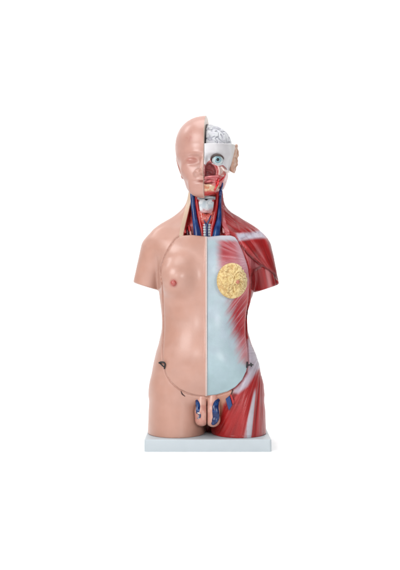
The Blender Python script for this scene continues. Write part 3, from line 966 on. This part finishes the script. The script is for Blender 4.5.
c = mix(c, mix(C(214, 96, 104), C(228, 150, 150), n), ss(0.8, -0.8, md))
zy = polysd(Xa, Ya, [(219, 166), (226, 168), (232, 171.5), (228, 174), (224, 176.5), (219, 174.5)])
c = mix(c, mix(C(226, 200, 192), C(206, 120, 110), ss(0.5, 0.68, n)), 0.85 * ss(1.2, -0.8, zy))
rd = polysd(Xa, Ya, [(215, 182), (218, 178), (223, 178), (224, 181), (219, 185), (216, 187)])
c = mix(c, C(196, 24, 32), 0.95 * ss(0.9, -0.7, rd + 2 * (n2 - 0.5)))
jw = polysd(Xa, Ya, [(203, 184.5), (210, 184), (216, 187), (219, 185.5), (220, 188), (214, 191), (205, 192)])
c = mix(c, mix(C(228, 196, 160), C(214, 136, 100), ss(0.42, 0.62, n)), 0.92 * ss(0.9, -0.8, jw))
c = mix(c, C(188, 44, 36), 0.9 * ss(190.6, 192.4, Ya + 2 * (n - 0.5)))
c = mix(c, C(206, 128, 108), 0.7 * ss(226.5, 229.5, Xa + (Ya - 178) * 0.45) * ss(170, 174, Ya))
c = mix(c, C(228, 200, 186), ss(0.9, 0.5, loc(V[:, 0], V[:, 1])[0]) * 0.3)
facem = link_mesh('opened_face', V, Q, c, M_WET, ROOT, 'opened red cheek with nasal cavity and jaw')
# teeth, lining, small vessels of the face
def hp_(a, b, d=0.0):
    X, y, V = front(a, b, fi, H); return X, y - d, V
def hv_tube(name, pts, col, r, parent=facem):
    T = [(*hp_(a, b, r[i] * 0.4), r[i]) for i, (a, b) in enumerate(pts)]
    V, Q = tube(T, 10, 6)
    return link_mesh(name, V, Q, vein_col(V, col, np.minimum(col * 1.6, 1), 5), M_WET, parent)
hv_tube('facial_vein', [(222.6, 183), (221.6, 187), (220.6, 191), (220.4, 195)], VEIN * 1.2, [0.7, 1.3, 1.5, 1.5])
hv_tube('facial_artery', [(214.6, 190), (217.6, 184.6), (220.4, 181), (223.6, 177.6), (225.4, 174)], C(204, 24, 34), [1.0, 1.0, 1.0, 0.8, 0.5])
hv_tube('facial_artery', [(217.4, 186), (218.2, 182), (218.6, 179.4)], C(204, 24, 34), [0.8, 0.9, 0.6])
hv_tube('gum_ridge', [(204.6, 177.4), (209, 176.8), (214, 176.4), (218.4, 176.2)], C(224, 130, 132), [0.9, 0.9, 0.9, 0.6])
hv_tube('tongue', [(205, 182.2), (209, 181.2), (213, 180), (217, 179)], C(220, 116, 120), [1.2, 1.5, 1.4, 0.8])
hv_tube('cheek_strand', [(218, 166.4), (219.4, 170), (219, 174.6)], C(226, 190, 184), [0.7, 0.8, 0.6])
hv_tube('cheek_strand', [(221.4, 167), (224.4, 170.4), (229, 172)], C(232, 214, 206), [0.8, 1.0, 0.9])

# ------------------------------------------------------------------ pelvis details
def capsule_half(g, side):
    if side < 0:
        a = cone(g.X, g.Y, g.V, (202.6, -27, 390), (201.6, -32.5, 408), 5.6, 6.2, 1.0)
        b = cone(g.X, g.Y, g.V, (201.6, -32.5, 408), (201.6, -33, 415), 6.2, 6.6, 1.0)
        cut = g.X - 206.3
    else:
        a = cone(g.X, g.Y, g.V, (213, -27, 390), (212.2, -32.5, 406), 6.6, 6.4, 1.0)
        b = cone(g.X, g.Y, g.V, (212.2, -32.5, 406), (212.6, -33, 415.2), 6.4, 7.2, 1.0)
        cut = 207.1 - g.X
    d = smin(a, b, 3)
    return smax(d, cut + 0 * d, 0.9)
def gen_c(V, N):
    n = fbm(V[:, 0] / 4, V[:, 1] / 4, V[:, 2] / 5, 13)
    return mix(C(222, 168, 150), C(204, 130, 116), ss(0.35, 0.7, n) * 0.7)
gl = sdf_part('genital_half', lambda g: capsule_half(g, -1), (190, 208, -44, -14, 384, 424), 0.45, gen_c, M_SKIN, ROOT)
gr = sdf_part('genital_half', lambda g: capsule_half(g, 1), (204, 224, -44, -14, 384, 424), 0.45, gen_c, M_SKIN, ROOT)
def blue_c(V):
    n = fbm(V[:, 0] / 1.6, V[:, 1] / 1.6, V[:, 2] / 1.6, 19)
    return mix(C(10, 34, 92), C(36, 78, 142), ss(0.45, 0.75, n))
def onsurf(pts, sd):
    g = Grid(188, 226, -46, -12, 384, 426, 0.5)
    f = np.minimum(capsule_half(g, sd), np.float32(60))
    out = []
    for a, b, r in pts:
        X, y, V = front(a, b, f.astype(np.float32), g)
        out.append((X, max(y, -41) - 0.15, V, r))
    return out
for sd, parent, pts in ((-1, gl, [(197.0, 399.8, 1.6), (197.8, 403, 2.2), (198.2, 407, 2.3), (198.0, 411, 2.1), (197.0, 413, 1.2)]),
                        (1, gr, [(218.6, 399.6, 1.6), (216.6, 402.5, 2.5), (215.4, 407, 3.0), (215.6, 412, 3.4), (216.0, 417, 3.4), (214.6, 421.5, 2.8), (212.6, 424, 1.6)])):
    V, Q = tube(onsurf(pts, sd), 16, 8, flat=0.45)
    link_mesh('cavernous_body', V, Q, blue_c(V), M_WET, parent, 'dark blue cut tissue')
V, Q = tube(onsurf([(197.4, 412.4, 1.0), (199.4, 414.0, 1.3), (199.6, 417.0, 1.2), (197.8, 418.4, 0.9)], -1), 10, 6, flat=0.6)
link_mesh('testis_cord', V, Q, mix(C(60, 70, 110), C(226, 206, 200), ss(0.4, 0.6, fbm(V[:, 0] / 1.5, V[:, 2] / 1.5, seed=4))), M_WET, gl)
# dark slot at the middle
X0, Y0, V0 = front(206.8, 400)

# femoral vessels: cut flat slabs
def slab(name, poly, col, off):
    pts = [front(a, b) for a, b in poly]
    ym = np.mean([p[1] for p in pts])
    V, Q = prism([(p[0], p[2]) for p in pts], -1.6, 1.5, 0.5)
    # follow the surface
    A = np.array([[p[0], p[2], 1] for p in pts]); k = np.linalg.lstsq(A, np.array([p[1] for p in pts]), rcond=None)[0]
    V[:, 1] += k[0] * V[:, 0] + k[1] * V[:, 2] + k[2] + off
    return link_poly(name, V, Q, col, M_WET, ROOT, smooth_=False)
slab('femoral_vein', [(225.6, 398.9), (227.8, 397), (229.5, 395.5), (231.0, 400), (232.2, 405), (230.6, 407.6), (228.8, 410.2), (227, 404.4)], C(24, 62, 128), -0.6)
slab('femoral_artery', [(229.9, 395.2), (231.2, 393.8), (232.8, 397.8), (234.4, 402), (233.5, 403.4), (232.6, 404.7), (231.3, 399.8)], C(188, 30, 36), -0.6)
V, Q = tube([(*front(232.8, 389.8)[:3], 0.5), (*front(231.8, 393)[:3], 0.6), (*front(230.4, 396)[:3], 0.7)], 8, 4)
link_mesh('groin_cord', V, Q, C(60, 20, 24), M_WET, ROOT)
V, Q = tube([(*front(181.0, 391.2)[:3], 0.35), (*front(182.2, 394)[:3], 0.7), (*front(185.0, 396.4)[:3], 0.3)], 8, 4)
link_mesh('groin_slot', V, Q, C(70, 30, 26), M_SKIN, ROOT)

# hooks that hold the chest plate
def hook(pts_list, label):
    parts = []
    for pts in pts_list:
        T = []
        for a, b, d, r in pts:
            X, y, V = front(a, b)
            T.append((X, y - 1.2 - d, V, r * 0.92))
        parts.append(tube(T, 10, 6))
    V, Q = merge(parts)
    return link_mesh('hook_latch', V, Q, None, M_METAL, ROOT, label)
hook([[(159.2, 362.8, 0.4, 1.0), (161, 362.0, 1.0, 0.9), (163.4, 362.0, 1.5, 0.8), (165.0, 363.2, 1.6, 0.75), (164.9, 366, 1.4, 0.75), (164.4, 368.6, 0.8, 0.7)],
      [(160.4, 363.4, 0.5, 0.75), (162.2, 365.2, 0.9, 0.7), (164, 366.4, 1.1, 0.65)]], 'small black hook on the skin side')
hook([[(247.2, 361.8, 0.6, 0.7), (247.0, 364.6, 1.2, 0.8), (246.9, 367.4, 0.6, 0.8)],
      [(246.9, 365.0, 1.2, 0.75), (249.6, 364.7, 1.5, 0.75), (253.0, 364.6, 0.6, 0.75)],
      [(250.6, 362.8, 0.6, 0.6), (251.4, 364.6, 1.2, 0.8), (251.2, 366.4, 0.6, 0.6)]], 'small black hook on the muscle side')

# ------------------------------------------------------------------ base
bm = bmesh.new()
bmesh.ops.create_cube(bm, size=1.0)
xl, xr = (144.2 - 200) * 0.953, (271.6 - 200) * 0.953
for v in bm.verts:
    v.co.x = (xl + xr) / 2 + v.co.x * (xr - xl)
    v.co.y = 2 + v.co.y * 98
    v.co.z = 5.9 + v.co.z * 11.8
bmesh.ops.bevel(bm, geom=[e_ for e_ in bm.edges if abs(e_.verts[0].co.z - e_.verts[1].co.z) > 1], offset=2.4, segments=5, profile=0.5, affect='EDGES')
bmesh.ops.bevel(bm, geom=[e_ for e_ in bm.edges if e_.verts[0].co.z > 11 and e_.verts[1].co.z > 11], offset=1.3, segments=4, profile=0.5, affect='EDGES')
for v in bm.verts: v.co *= S
me = bpy.data.meshes.new('base_plate'); bm.to_mesh(me); bm.free()
at = me.color_attributes.new('Col', 'FLOAT_COLOR', 'POINT')
at.data.foreach_set('color', np.tile([*C(213, 223, 229), 1.0], len(me.vertices)))
me.polygons.foreach_set('use_smooth', [True] * len(me.polygons))
try: me.set_sharp_from_angle(angle=math.radians(30))
except Exception: pass
me.materials.append(M_BASE)
o = bpy.data.objects.new('base_plate', me); COL.objects.link(o); o.parent = ROOT; o.matrix_parent_inverse = ROOT_INV
o['label'] = 'pale grey rectangular base'

# ------------------------------------------------------------------ white sweep
def sweep():
    prof = [(-7.0, 0)]
    yb, rr = 2.6, 0.9
    prof.append((yb - rr, 0))
    for k in range(1, 17):
        a = math.pi / 2 * k / 16
        prof.append((yb - rr + rr * math.sin(a), rr - rr * math.cos(a)))
    prof.append((yb, 5.0))
    V = []; Fc = []
    for (y, z) in prof:
        V += [(-6.5, y, z), (6.5, y, z)]
    for i in range(len(prof) - 1):
        Fc.append((2 * i, 2 * i + 1, 2 * i + 3, 2 * i + 2))
    me = bpy.data.meshes.new('backdrop'); me.from_pydata(V, [], Fc); me.update()
    me.polygons.foreach_set('use_smooth', [True] * len(me.polygons))
    m = material('white_paper', 0.8, 0.1, 0.004, 0.0, color=(0.92, 0.92, 0.92))
    me.materials.append(m)
    o = bpy.data.objects.new('backdrop', me); COL.objects.link(o)
    o['kind'] = 'structure'
    return o
sweep()

# ------------------------------------------------------------------ lamps
def area(name, loc_, target, size, power, sy=None, col=(1, 1, 1)):
    l = bpy.data.lights.new(name, 'AREA'); l.energy = power; l.size = size; l.color = col
    if sy: l.shape = 'RECTANGLE'; l.size_y = sy
    o = bpy.data.objects.new(name, l); COL.objects.link(o)
    o.location = loc_
    o.rotation_euler = (Vector(target) - Vector(loc_)).to_track_quat('-Z', 'Y').to_euler()
    return o
area('key_softbox', (-1.75, -2.2, 2.0), (0, 0, 0.5), 1.4, 72, 1.4)
area('small_softbox', (-0.6, -2.9, 1.1), (0, 0, 0.45), 0.35, 14, 0.35)
area('fill_softbox', (1.25, -3.0, 1.0), (0, 0, 0.45), 0.6, 29, 0.6)
area('top_softbox', (0, 0.1, 3.2), (0, 0.0, 0), 2.2, 66)
area('backdrop_lamp', (-1.9, 0.9, 2.6), (-0.4, 2.6, 0.7), 1.0, 28)
area('backdrop_lamp', (1.9, 0.9, 2.6), (0.4, 2.6, 0.7), 1.0, 28)

w = bpy.data.worlds.new('World'); scene.world = w; w.use_nodes = True
w.node_tree.nodes['Background'].inputs[0].default_value = (1, 1, 1, 1)
w.node_tree.nodes['Background'].inputs[1].default_value = 0.2

# ------------------------------------------------------------------ camera
cd = bpy.data.cameras.new('camera'); cam = bpy.data.objects.new('camera', cd); COL.objects.link(cam)
cam.location = (0, -D * S, ZC * S); cam.rotation_euler = (math.radians(90), 0, 0)
cd.sensor_fit = 'VERTICAL'; cd.sensor_height = 24; cd.lens = 24 * D / 570.0
cd.clip_end = 100; cd.clip_start = 0.05
scene.camera = cam
scene.view_settings.view_transform = 'Standard'; scene.view_settings.look = 'None'
scene.view_settings.exposure = 0; scene.view_settings.gamma = 1
